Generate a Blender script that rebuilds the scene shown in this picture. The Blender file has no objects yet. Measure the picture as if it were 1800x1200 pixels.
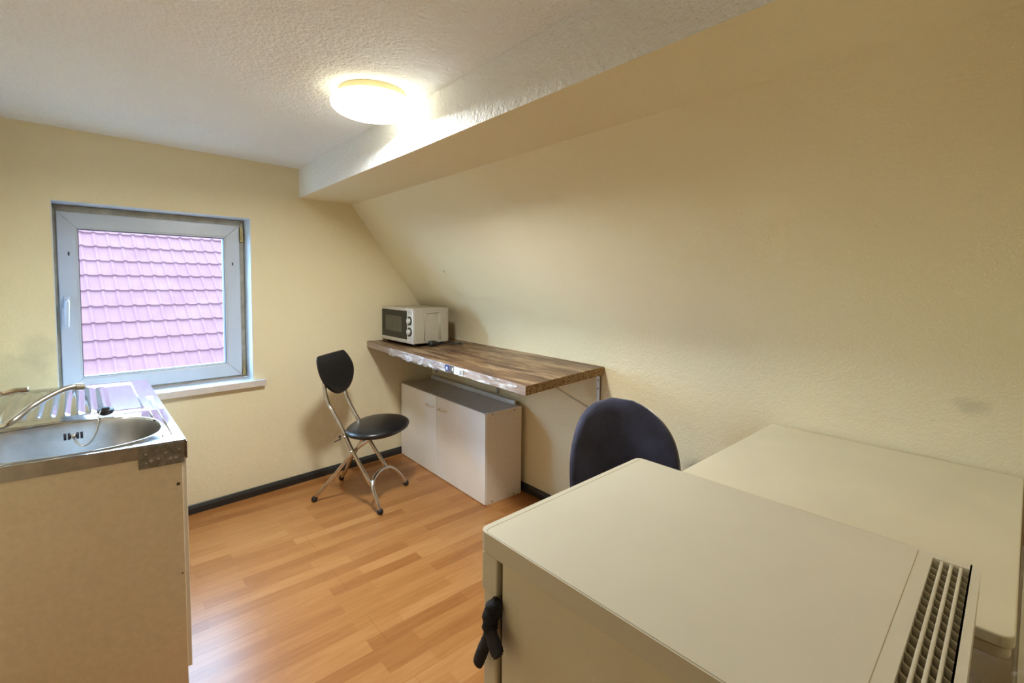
import bpy, bmesh, math, random
from mathutils import Vector, Matrix, noise
random.seed(7)
PI = math.pi
scene = bpy.context.scene
COL = scene.collection
sin, cos = math.sin, math.cos

# ------------------------------------------------------------------ materials
MATS = {}
def new_mat(name):
    m = bpy.data.materials.new(name); m.use_nodes = True
    nt = m.node_tree; b = nt.nodes['Principled BSDF']
    MATS[name] = m
    return m, nt, b
def N(nt, t, **kw):
    n = nt.nodes.new(t)
    for k, v in kw.items():
        if k.startswith('i_'):
            n.inputs[k[2:].replace('_', ' ')].default_value = v
        else: setattr(n, k, v)
    return n
def noise_node(nt, scale, detail=4, rough=.55, vec=None, stretch=None):
    tc = N(nt, 'ShaderNodeTexCoord')
    src = tc.outputs['Object']
    if stretch:
        mp = N(nt, 'ShaderNodeMapping'); mp.inputs['Scale'].default_value = stretch
        nt.links.new(src, mp.inputs['Vector']); src = mp.outputs['Vector']
    n = N(nt, 'ShaderNodeTexNoise'); n.inputs['Scale'].default_value = scale
    n.inputs['Detail'].default_value = detail; n.inputs['Roughness'].default_value = rough
    nt.links.new(src, n.inputs['Vector'])
    return n
def ramp(nt, fac, stops):
    r = N(nt, 'ShaderNodeValToRGB')
    e = r.color_ramp.elements
    while len(e) < len(stops): e.new(.5)
    for i, (p, c) in enumerate(stops):
        e[i].position = p; e[i].color = (c[0], c[1], c[2], 1)
    nt.links.new(fac, r.inputs['Fac'])
    return r
def plain(name, col, rough=.5, metal=0., var=.06, nscale=18, bump=0., bscale=200, coat=0., spec=None, stretch=None, sheen=0.):
    """base colour with a faint procedural variation and optional bump"""
    m, nt, b = new_mat(name)
    n = noise_node(nt, nscale, stretch=stretch)
    lo = tuple(max(0, c * (1 - var)) for c in col); hi = tuple(min(1, c * (1 + var)) for c in col)
    r = ramp(nt, n.outputs['Fac'], [(.3, lo), (.7, hi)])
    nt.links.new(r.outputs['Color'], b.inputs['Base Color'])
    b.inputs['Roughness'].default_value = rough; b.inputs['Metallic'].default_value = metal
    if coat: b.inputs['Coat Weight'].default_value = coat
    if spec is not None: b.inputs['Specular IOR Level'].default_value = spec
    if sheen:
        b.inputs['Sheen Weight'].default_value = sheen; b.inputs['Sheen Roughness'].default_value = .35
    if bump:
        n2 = noise_node(nt, bscale, detail=3, stretch=stretch)
        bp = N(nt, 'ShaderNodeBump'); bp.inputs['Strength'].default_value = bump; bp.inputs['Distance'].default_value = .004
        nt.links.new(n2.outputs['Fac'], bp.inputs['Height']); nt.links.new(bp.outputs['Normal'], b.inputs['Normal'])
    return m

def plaster(name, col, col2, bump, bscale, dirt=None, dist=.006):
    m, nt, b = new_mat(name)
    n = noise_node(nt, 1.3, detail=3)
    r = ramp(nt, n.outputs['Fac'], [(.35, col), (.65, col2)])
    out = r.outputs['Color']
    if dirt:      # small stains that belong to the wall: (centre, radius, colour, strength)
        tc = N(nt, 'ShaderNodeTexCoord'); dn = noise_node(nt, 14, detail=4)
        for (c, rad, dc, st) in dirt:
            vs = N(nt, 'ShaderNodeVectorMath', operation='DISTANCE'); vs.inputs[1].default_value = c
            nt.links.new(tc.outputs['Object'], vs.inputs[0])
            ad = N(nt, 'ShaderNodeMath', operation='MULTIPLY_ADD'); ad.inputs[1].default_value = rad * 1.4; ad.inputs[2].default_value = -rad * .7
            nt.links.new(dn.outputs['Fac'], ad.inputs[0])
            sm = N(nt, 'ShaderNodeMath', operation='ADD'); nt.links.new(vs.outputs['Value'], sm.inputs[0]); nt.links.new(ad.outputs[0], sm.inputs[1])
            mr = N(nt, 'ShaderNodeMapRange'); mr.inputs['From Min'].default_value = rad; mr.inputs['From Max'].default_value = rad * .4
            mr.inputs['To Min'].default_value = 0; mr.inputs['To Max'].default_value = st
            nt.links.new(sm.outputs[0], mr.inputs['Value'])
            mx = N(nt, 'ShaderNodeMix', data_type='RGBA'); mx.inputs['B'].default_value = (*dc, 1)
            nt.links.new(mr.outputs['Result'], mx.inputs['Factor']); nt.links.new(out, mx.inputs['A']); out = mx.outputs['Result']
    nt.links.new(out, b.inputs['Base Color'])
    b.inputs['Roughness'].default_value = .85; b.inputs['Specular IOR Level'].default_value = .2
    n2 = noise_node(nt, bscale, detail=2, rough=.6)
    n3 = noise_node(nt, bscale * .28, detail=2)
    ad = N(nt, 'ShaderNodeMath', operation='ADD'); nt.links.new(n2.outputs['Fac'], ad.inputs[0]); nt.links.new(n3.outputs['Fac'], ad.inputs[1])
    bp = N(nt, 'ShaderNodeBump'); bp.inputs['Strength'].default_value = bump; bp.inputs['Distance'].default_value = dist
    nt.links.new(ad.outputs[0], bp.inputs['Height']); nt.links.new(bp.outputs['Normal'], b.inputs['Normal'])
    return m

CREAM = (.775, .675, .455); CREAM2 = (.805, .705, .485)
plaster('wall_paint', CREAM, CREAM2, .55, 130, dist=.004, dirt=[((-.30, 3.13, .86), .16, (.50, .46, .30), .45), ((-.24, 3.13, 1.0), .10, (.45, .42, .30), .3),
        ((2.018, .09, 1.06), .035, (.42, .36, .24), .6), ((1.70, 2.30, 1.415), .02, (.35, .28, .2), .55)])
plaster('slope_paint', CREAM, CREAM2, .42, 120, dist=.005, dirt=[((2.018, .12, .985), .05, (.48, .43, .30), .5), ((1.70, 2.62, 1.42), .018, (.35, .3, .22), .5)])
plaster('ceiling_paint', (.86, .86, .85), (.89, .89, .88), .9, 85, dist=.009)
plain('white_paint', (.62, .68, .78), .45, var=.03)
plain('upvc_white', (.52, .55, .59), .32, var=.04, nscale=6)
plain('grimy_frame', (.36, .33, .26), .5, var=.25, nscale=16)
plain('rubber_dark', (.02, .022, .04), .6)
plain('brass_old', (.42, .33, .15), .45, .6, var=.2)
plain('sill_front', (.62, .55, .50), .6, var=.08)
plain('black_skirting', (.022, .021, .020), .35, var=.2)
plain('fridge_white', (.70, .655, .54), .38, var=.03, nscale=5)
plain('fridge_side', (.76, .69, .54), .5, var=.03, nscale=5, bump=.12, bscale=420)
plain('fridge_dark', (.13, .095, .05), .7, var=.3)
plain('table_white', (.76, .70, .54), .42, var=.035, nscale=5)
plain('table_edge', (.42, .37, .25), .5, var=.1)
plain('black_cloth', (.013, .014, .022), .8, bump=.5, bscale=300)
plain('white_board', (.80, .75, .66), .4, var=.03, nscale=4, bump=.08, bscale=300)
plain('side_board', (.72, .62, .475), .55, var=.05, nscale=60, bump=.15, bscale=400)
plain('grey_board', (.60, .55, .50), .4, var=.06)
plain('rail_grey', (.62, .62, .62), .35, var=.05)
plain('screw_dark', (.10, .075, .05), .5, .4)
plain('handle_cream', (.80, .74, .62), .35)
plain('steel', (.46, .46, .47), .10, 1., var=.06, nscale=30)
plain('steel_bowl', (.46, .44, .42), .33, 1., var=.12, nscale=22)
plain('steel_dark', (.42, .38, .34), .40, 1., var=.15, nscale=25)
plain('galvanised', (.26, .25, .23), .5, .85, var=.35, nscale=70)
plain('chrome', (.72, .69, .64), .16, 1., var=.05)
plain('chrome_worn', (.60, .57, .52), .22, 1., var=.15)
plain('black_leather', (.012, .012, .013), .34, var=.2, bump=.06, bscale=120)
plain('black_rubber', (.012, .011, .011), .55, var=.2)
plain('zinc', (.50, .50, .47), .38, .75, var=.18, nscale=30)
plain('zinc_warm', (.44, .40, .31), .42, .6, var=.15)
plain('velvet_blue', (.034, .037, .078), .75, var=.38, nscale=11, sheen=.65)
plain('micro_case', (.45, .41, .33), .38, .35, var=.04)
plain('micro_silver', (.60, .58, .55), .3, .55, var=.04)
plain('micro_glass', (.012, .014, .010), .12, var=.2, coat=0., spec=.3)
plain('micro_window', (.06, .055, .042), .22, var=.1)
plain('cable_black', (.015, .014, .012), .5)
plain('sticker_blue', (.012, .025, .20), .4, var=.1)
plain('sticker_dark', (.075, .055, .05), .4, var=.3, nscale=80)
plain('sticker_white', (.72, .71, .67), .5, var=.03)
plain('sticker_grey', (.30, .30, .30), .5)
plain('lamp_base', (.85, .74, .44), .4, var=.03)
plain('radiator_white', (.80, .78, .73), .4)
plain('tap_dark', (.03, .03, .035), .4)

plain('cabinet_white', (.87, .845, .82), .4, var=.03, nscale=4, bump=.08, bscale=300)
plain('cabinet_side', (.82, .74, .635), .55, var=.05, nscale=60, bump=.15, bscale=400)
# chipboard cut edge
m, nt, b = new_mat('chipboard')
v = N(nt, 'ShaderNodeTexVoronoi'); v.inputs['Scale'].default_value = 190
tc = N(nt, 'ShaderNodeTexCoord'); nt.links.new(tc.outputs['Object'], v.inputs['Vector'])
r = ramp(nt, v.outputs['Color'], [(.2, (.13, .065, .022)), (.55, (.30, .17, .065)), (.9, (.46, .29, .12))])
nt.links.new(r.outputs['Color'], b.inputs['Base Color']); b.inputs['Roughness'].default_value = .85

# worktop with a wood decor running along its length (Y)
m, nt, b = new_mat('worktop_wood')
n = noise_node(nt, 3.2, detail=8, rough=.62, stretch=(6.5, .75, 6.5))
n2 = noise_node(nt, 30, detail=4, stretch=(5, .35, 5))
ad = N(nt, 'ShaderNodeMix', data_type='FLOAT'); ad.inputs['Factor'].default_value = .3
nt.links.new(n.outputs['Fac'], ad.inputs['A']); nt.links.new(n2.outputs['Fac'], ad.inputs['B'])
r = ramp(nt, ad.outputs['Result'], [(.40, (.05, .023, .012)), (.47, (.12, .060, .030)), (.52, (.19, .11, .053)), (.58, (.33, .225, .125)), (.66, (.20, .13, .075))])
nt.links.new(r.outputs['Color'], b.inputs['Base Color']); b.inputs['Roughness'].default_value = .42
# its front edge decor, greyer
m, nt, b = new_mat('worktop_edge')
n = noise_node(nt, 5, detail=6, stretch=(6, .8, 9))
r = ramp(nt, n.outputs['Fac'], [(.35, (.20, .14, .11)), (.6, (.36, .27, .225)), (.75, (.42, .34, .29))])
nt.links.new(r.outputs['Color'], b.inputs['Base Color']); b.inputs['Roughness'].default_value = .35
# shrink film left on that edge
m, nt, b = new_mat('film')
n = noise_node(nt, 22, detail=6, rough=.7, stretch=(1, .5, 2.2))
r = ramp(nt, n.outputs['Fac'], [(.46, (.03, .03, .03)), (.60, (.75, .75, .75))])
nt.links.new(r.outputs['Color'], b.inputs['Alpha'])
b.inputs['Base Color'].default_value = (.80, .78, .80, 1); b.inputs['Roughness'].default_value = .12

# laminate floor: strips run along X
m, nt, b = new_mat('laminate')
tc = N(nt, 'ShaderNodeTexCoord')
br = N(nt, 'ShaderNodeTexBrick'); br.offset = .37; br.offset_frequency = 2; br.squash = 1.0
br.inputs['Color1'].default_value = (0, 0, 0, 1); br.inputs['Color2'].default_value = (1, 1, 1, 1); br.inputs['Mortar'].default_value = (.45, .45, .45, 1)
br.inputs['Scale'].default_value = 1; br.inputs['Mortar Size'].default_value = .0006; br.inputs['Brick Width'].default_value = .43; br.inputs['Row Height'].default_value = .0645
br.inputs['Bias'].default_value = 0
nt.links.new(tc.outputs['Object'], br.inputs['Vector'])
n = noise_node(nt, 6, detail=7, rough=.6, stretch=(.9, 9, 1))
n2 = noise_node(nt, 40, detail=3, stretch=(.5, 9, 1))
mx = N(nt, 'ShaderNodeMix', data_type='FLOAT'); mx.inputs['Factor'].default_value = .42
nt.links.new(n.outputs['Fac'], mx.inputs['A']); nt.links.new(br.outputs['Color'], mx.inputs['B'])
mx2 = N(nt, 'ShaderNodeMix', data_type='FLOAT'); mx2.inputs['Factor'].default_value = .18
nt.links.new(mx.outputs['Result'], mx2.inputs['A']); nt.links.new(n2.outputs['Fac'], mx2.inputs['B'])
r = ramp(nt, mx2.outputs['Result'], [(.2, (.265, .096, .024)), (.5, (.38, .160, .047)), (.8, (.50, .245, .088))])
br2 = N(nt, 'ShaderNodeTexBrick'); br2.offset = .41; br2.offset_frequency = 2
br2.inputs['Color1'].default_value = (1, 1, 1, 1); br2.inputs['Color2'].default_value = (1, 1, 1, 1); br2.inputs['Mortar'].default_value = (.74, .66, .58, 1)
br2.inputs['Scale'].default_value = 1; br2.inputs['Mortar Size'].default_value = .0011; br2.inputs['Brick Width'].default_value = 1.29; br2.inputs['Row Height'].default_value = .1935
nt.links.new(tc.outputs['Object'], br2.inputs['Vector'])
mm = N(nt, 'ShaderNodeMix', data_type='RGBA', blend_type='MULTIPLY'); mm.inputs['Factor'].default_value = 1
nt.links.new(r.outputs['Color'], mm.inputs['A']); nt.links.new(br2.outputs['Color'], mm.inputs['B'])
nt.links.new(mm.outputs['Result'], b.inputs['Base Color'])
b.inputs['Roughness'].default_value = .30; b.inputs['Specular IOR Level'].default_value = .38

# roof tile
m, nt, b = new_mat('roof_tile')
n = noise_node(nt, 2.2, detail=6, rough=.65)
n2 = noise_node(nt, 26, detail=2)
mx = N(nt, 'ShaderNodeMix', data_type='FLOAT'); mx.inputs['Factor'].default_value = .25
nt.links.new(n.outputs['Fac'], mx.inputs['A']); nt.links.new(n2.outputs['Fac'], mx.inputs['B'])
r = ramp(nt, mx.outputs['Result'], [(.3, (.068, .027, .029)), (.5, (.077, .033, .035)), (.7, (.084, .039, .041))])
nt.links.new(r.outputs['Color'], b.inputs['Base Color']); b.inputs['Roughness'].default_value = .8; b.inputs['Specular IOR Level'].default_value = .12
plain('render_wall', (.22, .20, .17), .9)

# window glass (thin)
m, nt, b = new_mat('glass')
b.inputs['Base Color'].default_value = (1, 1, 1, 1); b.inputs['Roughness'].default_value = 0; b.inputs['IOR'].default_value = 1.45
b.inputs['Transmission Weight'].default_value = 1
gl = b; out = nt.nodes['Material Output']
tr = N(nt, 'ShaderNodeBsdfTransparent'); gs = N(nt, 'ShaderNodeBsdfGlossy'); gs.inputs['Roughness'].default_value = .02
lw = N(nt, 'ShaderNodeLayerWeight'); lw.inputs['Blend'].default_value = .5
pw = N(nt, 'ShaderNodeMath', operation='POWER'); pw.inputs[1].default_value = 4.5; nt.links.new(lw.outputs['Facing'], pw.inputs[0])
fr = N(nt, 'ShaderNodeMath', operation='MULTIPLY_ADD'); fr.inputs[1].default_value = .6; fr.inputs[2].default_value = .025; nt.links.new(pw.outputs[0], fr.inputs[0])
ms = N(nt, 'ShaderNodeMixShader'); nt.links.new(fr.outputs[0], ms.inputs[0]); nt.links.new(tr.outputs[0], ms.inputs[1]); nt.links.new(gs.outputs[0], ms.inputs[2])
nt.links.new(ms.outputs[0], out.inputs['Surface'])

# lamp diffuser: opal glass, lit
LAMP_STRENGTH = 2.0
m, nt, b = new_mat('lamp_glow')
b.inputs['Base Color'].default_value = (.9, .88, .8, 1); b.inputs['Roughness'].default_value = .25
b.inputs['Emission Color'].default_value = (1.0, .96, .72, 1); b.inputs['Emission Strength'].default_value = LAMP_STRENGTH

# ------------------------------------------------------------------ mesh building
class MB:
    def __init__(s): s.bm = bmesh.new()
    def box(s, x0, x1, y0, y1, z0, z1, M=None, mi=0):
        vs = [s.bm.verts.new((x, y, z)) for x in (x0, x1) for y in (y0, y1) for z in (z0, z1)]
        for f in ((0, 1, 3, 2), (4, 6, 7, 5), (0, 4, 5, 1), (2, 3, 7, 6), (0, 2, 6, 4), (1, 5, 7, 3)):
            fc = s.bm.faces.new([vs[i] for i in f]); fc.material_index = mi
        if M:
            for v in vs: v.co = M @ v.co
        return s
    def hexa(s, bottom, top, mi=0):
        """eight corners: four at the bottom, four at the top in the same order"""
        b = [s.bm.verts.new(p) for p in bottom]; t = [s.bm.verts.new(p) for p in top]
        n = len(b); fs = [s.bm.faces.new(b[::-1]), s.bm.faces.new(t)]
        for i in range(n): fs.append(s.bm.faces.new((b[i], b[(i + 1) % n], t[(i + 1) % n], t[i])))
        for f in fs: f.material_index = mi
        return fs
    def prism(s, poly, y0, y1, mi=0):
        return s.hexa([(x, y0, z) for x, z in poly], [(x, y1, z) for x, z in poly], mi)
    def tube(s, pts, rad, n=12, cap=True, flat=None):
        pts = [Vector(p) for p in pts]
        rads = rad if isinstance(rad, (list, tuple)) else [rad] * len(pts)
        rings = []; up = Vector((0, 0, 1)); prevn = None
        for i, p in enumerate(pts):
            a = pts[max(i - 1, 0)]; c = pts[min(i + 1, len(pts) - 1)]
            t = (c - a).normalized()
            if prevn is None:
                nn = t.orthogonal().normalized()
            else:
                nn = (prevn - t * prevn.dot(t)).normalized()
            prevn = nn; bb = t.cross(nn)
            rings.append([s.bm.verts.new(p + (nn * cos(2 * PI * k / n) + bb * sin(2 * PI * k / n)) * rads[i]) for k in range(n)])
        for a, c in zip(rings, rings[1:]):
            for k in range(n): s.bm.faces.new((a[k], a[(k + 1) % n], c[(k + 1) % n], c[k]))
        if cap:
            s.bm.faces.new(rings[0][::-1]); s.bm.faces.new(rings[-1])
        return s
    def lathe(s, prof, M=None, n=32):
        """profile (r, z) revolved about local Z"""
        M = M or Matrix.Identity(4); rings = []
        for r, z in prof:
            if r < 1e-6: rings.append([s.bm.verts.new(M @ Vector((0, 0, z)))])
            else: rings.append([s.bm.verts.new(M @ Vector((r * cos(2 * PI * k / n), r * sin(2 * PI * k / n), z))) for k in range(n)])
        for a, c in zip(rings, rings[1:]):
            for k in range(n):
                q = [a[k % len(a)], a[(k + 1) % len(a)], c[(k + 1) % len(c)], c[k % len(c)]]
                u = []
                for w in q:
                    if w not in u: u.append(w)
                if len(u) > 2: s.bm.faces.new(u)
        return s
    def grid(s, P, nu, nv, flip=False):
        g = [[s.bm.verts.new(P(i / nu, j / nv)) for j in range(nv + 1)] for i in range(nu + 1)]
        for i in range(nu):
            for j in range(nv):
                q = (g[i][j], g[i + 1][j], g[i + 1][j + 1], g[i][j + 1])
                s.bm.faces.new(q[::-1] if flip else q)
        return g
    def ball(s, c, r, n=16, sc=(1, 1, 1)):
        k = 10
        prof = [(r * sin(PI * i / k), -r * cos(PI * i / k)) for i in range(k + 1)]
        prof[0] = (0, -r); prof[-1] = (0, r)
        return s.lathe(prof, Matrix.Translation(c) @ Matrix.Diagonal((*sc, 1)), n)
    def build(s, name, mat, parent=None, bevel=0., smooth=False, origin=None, seg=2, M=None):
        bmesh.ops.recalc_face_normals(s.bm, faces=s.bm.faces)
        if M: bmesh.ops.transform(s.bm, matrix=M, verts=s.bm.verts)
        me = bpy.data.meshes.new(name); s.bm.to_mesh(me); s.bm.free()
        for mm_ in (mat if isinstance(mat, (list, tuple)) else [mat]): me.materials.append(MATS[mm_])
        o = bpy.data.objects.new(name, me); COL.objects.link(o)
        if parent:
            o.parent = parent
            o.matrix_parent_inverse = Matrix.Identity(4)
        if smooth:
            for p in me.polygons: p.use_smooth = True
        if bevel:
            md = o.modifiers.new('edge', 'BEVEL'); md.width = bevel; md.segments = seg; md.limit_method = 'ANGLE'; md.angle_limit = math.radians(40)
            md.harden_normals = False
        return o
def autosmooth(o, ang=40):
    for p in o.data.polygons: p.use_smooth = True
    bm = bmesh.new(); bm.from_mesh(o.data)
    for e in bm.edges:
        if len(e.link_faces) == 2 and e.calc_face_angle(0) > math.radians(ang): e.smooth = False
    bm.to_mesh(o.data); bm.free()
    return o
def bez(pts, n=8):
    """Catmull-Rom through points"""
    P = [Vector(p) for p in pts]; P = [P[0] * 2 - P[1]] + P + [P[-1] * 2 - P[-2]]
    out = []
    for i in range(1, len(P) - 2):
        for k in range(n):
            t = k / n
            a, b_, c, d = P[i - 1], P[i], P[i + 1], P[i + 2]
            out.append(.5 * ((2 * b_) + (c - a) * t + (2 * a - 5 * b_ + 4 * c - d) * t * t + (3 * b_ - a - 3 * c + d) * t ** 3))
    out.append(P[-2]); return out
def thing(name, label, cat, loc=(0, 0, 0), rz=0., group=None):
    o = bpy.data.objects.new(name, None); COL.objects.link(o); o.empty_display_size = .1
    o.location = loc; o.rotation_euler = (0, 0, rz); o['label'] = label; o['category'] = cat
    if group: o['group'] = group
    return o
def struct(o): o['kind'] = 'structure'; return o
def loc_to(parent):
    """world -> the parent's local frame"""
    M = Matrix.LocRotScale(parent.location, parent.rotation_euler, None)
    return M.inverted()

# ------------------------------------------------------------------ the room
H = 2.074; KX = 2.018; KZ = 1.0115; BX = .971; BZ = 1.888; SX = 1.329
LX = -.425; NY = -.06; U0 = 3.15; DA = .0703
def wy(x): return U0 + x * math.tan(DA)
WM = Matrix.Translation((0, U0, 0)) @ Matrix.Rotation(DA, 4, 'Z')       # window wall frame: x along, y outward, z up

struct(MB().box(-.6, 2.3, -2.1, 3.6, -.12, 0).build('floor', 'laminate'))
struct(MB().box(-.6, 2.3, -2.1, 3.6, H, H + .15).build('ceiling', 'ceiling_paint'))
# window wall with its opening (s -.185..0.68, z .73..1.726)
S0, S1, Z0, Z1 = -.185, .681, .731, 1.726
mb = MB()
mb.box(-.75, S0, 0, .19, -.05, H + .1, WM); mb.box(S1, 2.35, 0, .19, -.05, H + .1, WM)
mb.box(S0, S1, 0, .19, -.05, Z0 - .02, WM); mb.box(S0, S1, 0, .19, Z1, H + .1, WM)
struct(mb.build('wall_far', 'wall_paint'))
# knee wall running up into the roof slope
sl = (KX - SX) / (BZ - KZ)
mb = MB(); xt = SX - (2.2 - BZ) * sl
sd_ = Vector((-sl, 1)).normalized(); FRr = .16
fil = []
for k in range(9):
    t = k / 8; p0 = Vector((KX, KZ - FRr)); p1 = Vector((KX, KZ)); p2 = p1 + sd_ * FRr
    q = p0 * (1 - t) ** 2 + p1 * 2 * t * (1 - t) + p2 * t * t; fil.append((q.x, q.y))
mb.prism([(KX, -.05)] + fil + [(xt, 2.2), (2.35, 2.2), (2.35, -.05)], -.15, 3.45)
autosmooth(struct(mb.build('wall_right', 'slope_paint')), 30)
mb = MB()
fs = mb.prism([(BX, BZ), (SX + .03, BZ), (SX + .03, H + .05), (BX, H + .05)], -2.0, 3.4, 1)
mb.bm.faces.ensure_lookup_table()
for f in mb.bm.faces:
    if abs(f.calc_center_median().x - BX) < 1e-4: f.material_index = 0
# crumbly plaster arris
o = struct(mb.build('ceiling_beam', ['ceiling_paint', 'slope_paint'])); o['label'] = 'boxed beam under the ceiling with a white face and cream underside'
struct(MB().box(LX - .15, LX, -2.1, 3.5, -.05, H + .1).build('wall_left', 'wall_paint'))
mb = MB(); mb.box(.45, 2.3, NY - .1, NY, -.05, H + .1); mb.box(-.6, .55, -2.1, -2.0, -.05, H + .1); mb.box(.45, .55, -2.0, NY - .1, -.05, H + .1)
struct(mb.build('wall_near', 'wall_paint'))
# skirtings
def skirting(name, a, b, nrm):
    a, b, nrm = Vector(a), Vector(b), Vector(nrm)
    mb = MB(); prof = [(0, 0), (.016, 0), (.016, .034), (.011, .046), (.008, .053), (0, .053)]
    mb.hexa([a + nrm * d + Vector((0, 0, z)) for d, z in prof], [b + nrm * d + Vector((0, 0, z)) for d, z in prof])
    return struct(mb.build(name, 'black_skirting', bevel=.002))
nw = (sin(DA), -cos(DA), 0)
skirting('baseboard_far', (LX, wy(LX), 0), (KX, wy(KX), 0), nw)
skirting('baseboard_right', (KX, wy(KX), 0), (KX, NY, 0), (-1, 0, 0))

# ------------------------------------------------------------------ window
win = bpy.data.objects.new('window_1', None); COL.objects.link(win); win['kind'] = 'structure'
win.location = (0, U0, 0); win.rotation_euler = (0, 0, DA)
win['label'] = 'white plastic casement window with a grimy frame, looking onto a red roof'
FD = .125            # frame face depth inside the wall
def ring(mb, x0, x1, z0, z1, w, y0, y1):
    """rectangular frame with mitred look: four bars"""
    wl, wr, wb, wt = w
    O = [(x0, z0), (x1, z0), (x1, z1), (x0, z1)]; I = [(x0 + wl, z0 + wb), (x1 - wr, z0 + wb), (x1 - wr, z1 - wt), (x0 + wl, z1 - wt)]
    for k in range(4):
        q = (O[k], O[(k + 1) % 4], I[(k + 1) % 4], I[k])
        mb.hexa([(x, y0, z) for x, z in q], [(x, y1, z) for x, z in q])
mb = MB()     # white lining of the opening
mb.box(S0, S0 + .004, .002, FD + .05, Z0, Z1); mb.box(S1 - .004, S1, .002, FD + .05, Z0, Z1); mb.box(S0, S1, .002, FD + .05, Z1 - .004, Z1)
mb.build('reveal', 'white_paint', win)
mb = MB(); ring(mb, S0 + .002, S1 - .006, Z0 + .004, Z1 - .006, (.022, .030, .02, .038), FD, FD + .062)
mb.build('window_frame', 'grimy_frame', win, bevel=.003)
SA0, SA1, SZ0, SZ1 = -.166, .648, .752, 1.686     # sash
G0, G1, GZ0, GZ1 = -.088, .563, .838, 1.603       # glass
mb = MB(); ring(mb, SA0, SA1, SZ0, SZ1, (.070, .077, .077, .075), FD - .014, FD + .05)
sash = mb.build('window_sash', 'upvc_white', win, bevel=.004)
mb = MB(); a = .009; ring(mb, G0 - a, G1 + a, GZ0 - a, GZ1 + a, (a, a, a, a), FD - .010, FD + .046)
mb.build('glazing_bead', 'upvc_white', sash, bevel=.002)
mb = MB(); a = .0028; ring(mb, G0 - .001, G1 + .001, GZ0 - .001, GZ1 + .001, (a, a, a, a), FD - .0095, FD + .03)
mb.build('glazing_seal', 'rubber_dark', sash)
MB().box(G0, G1, FD + .012, FD + .016, GZ0, GZ1).build('pane', 'glass', sash)
# handle: rosette and lever hanging down
mb = MB(); mb.box(-.152, -.126, FD - .025, FD - .012, 1.195, 1.262)
h = mb.build('window_handle', 'upvc_white', win, bevel=.005)
mb = MB(); mb.tube(bez([(-.139, FD - .03, 1.235), (-.139, FD - .055, 1.235), (-.140, FD - .062, 1.22), (-.142, FD - .060, 1.16), (-.144, FD - .056, 1.108)], 6), [.009] * 13 + [.0095] * 12, 12)
mb.build('lever', 'upvc_white', h, smooth=True)
for (s, z) in ((-.125, 1.475), (.607, 1.448)):
    mb = MB(); mb.box(s - .003, s + .003, FD - .018, FD - .012, z - .009, z + .009)
    mb.build('blind_clip', 'rubber_dark', win)
mb = MB(); mb.box(.652, .668, FD - .022, FD + .0, 1.585, 1.672); mb.tube([(.655, FD - .02, 1.585), (.655, FD - .02, 1.68)], .007)
mb.build('hinge', 'brass_old', win, bevel=.002)
mb = MB(); mb.box(.650, .668, FD - .02, FD, .757, .785); mb.tube([(.656, FD - .02, .75), (.656, FD - .02, .80)], .006); mb.box(.655, .664, FD - .008, FD, .80, .85)
mb.build('hinge', 'brass_old', win, bevel=.002)
# the sill board, notched past the reveal
mb = MB(); mb.box(S0 + .002, S1 - .002, -.002, FD + .02, .700, Z0); mb.box(S0 - .06, .742, -.034, .0, .693, Z0)
for f in mb.bm.faces: pass
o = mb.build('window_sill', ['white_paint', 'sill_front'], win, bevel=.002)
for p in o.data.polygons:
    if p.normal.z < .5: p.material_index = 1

# ------------------------------------------------------------------ roof across the way
RA = .11
roof = bpy.data.objects.new('tiled_roof', None); COL.objects.link(roof)
roof['label'] = 'red tiled roof of the neighbouring house beyond the window'; roof['category'] = 'roof'
roof.location = (0.6, 11.0, .55); roof.rotation_euler = (0, 0, RA)
PITCH = math.radians(47)
TW, TG = .205, .385
def wave(t):      # one pantile: broad trough, narrow roll
    t = t % 1.0
    return .030 * math.exp(-((t - .18) / .15) ** 2) + .030 * math.exp(-((t - 1.18) / .15) ** 2)
mb = MB(); NC, NR = 40, 24; sub = 8
for rrow in range(-NR // 2, NR // 2):
    v0 = rrow * TG; jit = [random.uniform(-.004, .004) for _ in range(NC + 1)]
    rows = []
    for (vv, lift) in ((v0, .0), (v0, .040), (v0 + TG * .5, .020), (v0 + TG + .01, .0)):
        ln = []
        for i in range(NC * sub + 1):
            x = (i / sub - NC / 2) * TW
            c = min(int(i / sub), NC)
            hgt = wave(i / sub) + lift + (jit[c] if lift else 0)
            step = .006 if (i % sub) == 0 else 0
            y = vv * cos(PITCH) - hgt * sin(PITCH); z = vv * sin(PITCH) + hgt * cos(PITCH) - step
            ln.append(mb.bm.verts.new((x, y, z)))
        rows.append(ln)
    for a_, c_ in zip(rows, rows[1:]):
        for i in range(NC * sub): mb.bm.faces.new((a_[i], a_[i + 1], c_[i + 1], c_[i]))
tl = mb.build('roof_tiles', 'roof_tile', roof)
L = NR / 2 * TG
mb = MB(); x0, x1 = -NC / 2 * TW + .1, NC / 2 * TW - .1
yb, zb = -L * cos(PITCH), -L * sin(PITCH); LT = L; yt, zt = LT * cos(PITCH), LT * sin(PITCH)
mb.hexa([(x0, yb + .25, -5), (x1, yb + .25, -5), (x1, yt + 3, -5), (x0, yt + 3, -5)], [(x0, yb + .25, zb - .0), (x1, yb + .25, zb - .0), (x1, yt + 3, zb), (x0, yt + 3, zb)])
mb.hexa([(x0, yb + .12, zb), (x1, yb + .12, zb), (x1, yt + 3, zb), (x0, yt + 3, zb)], [(x0, yt, zt - .14), (x1, yt, zt - .14), (x1, yt + .1, zt - .14), (x0, yt + .1, zt - .14)])
mb.build('house_wall', 'render_wall', roof)

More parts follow.
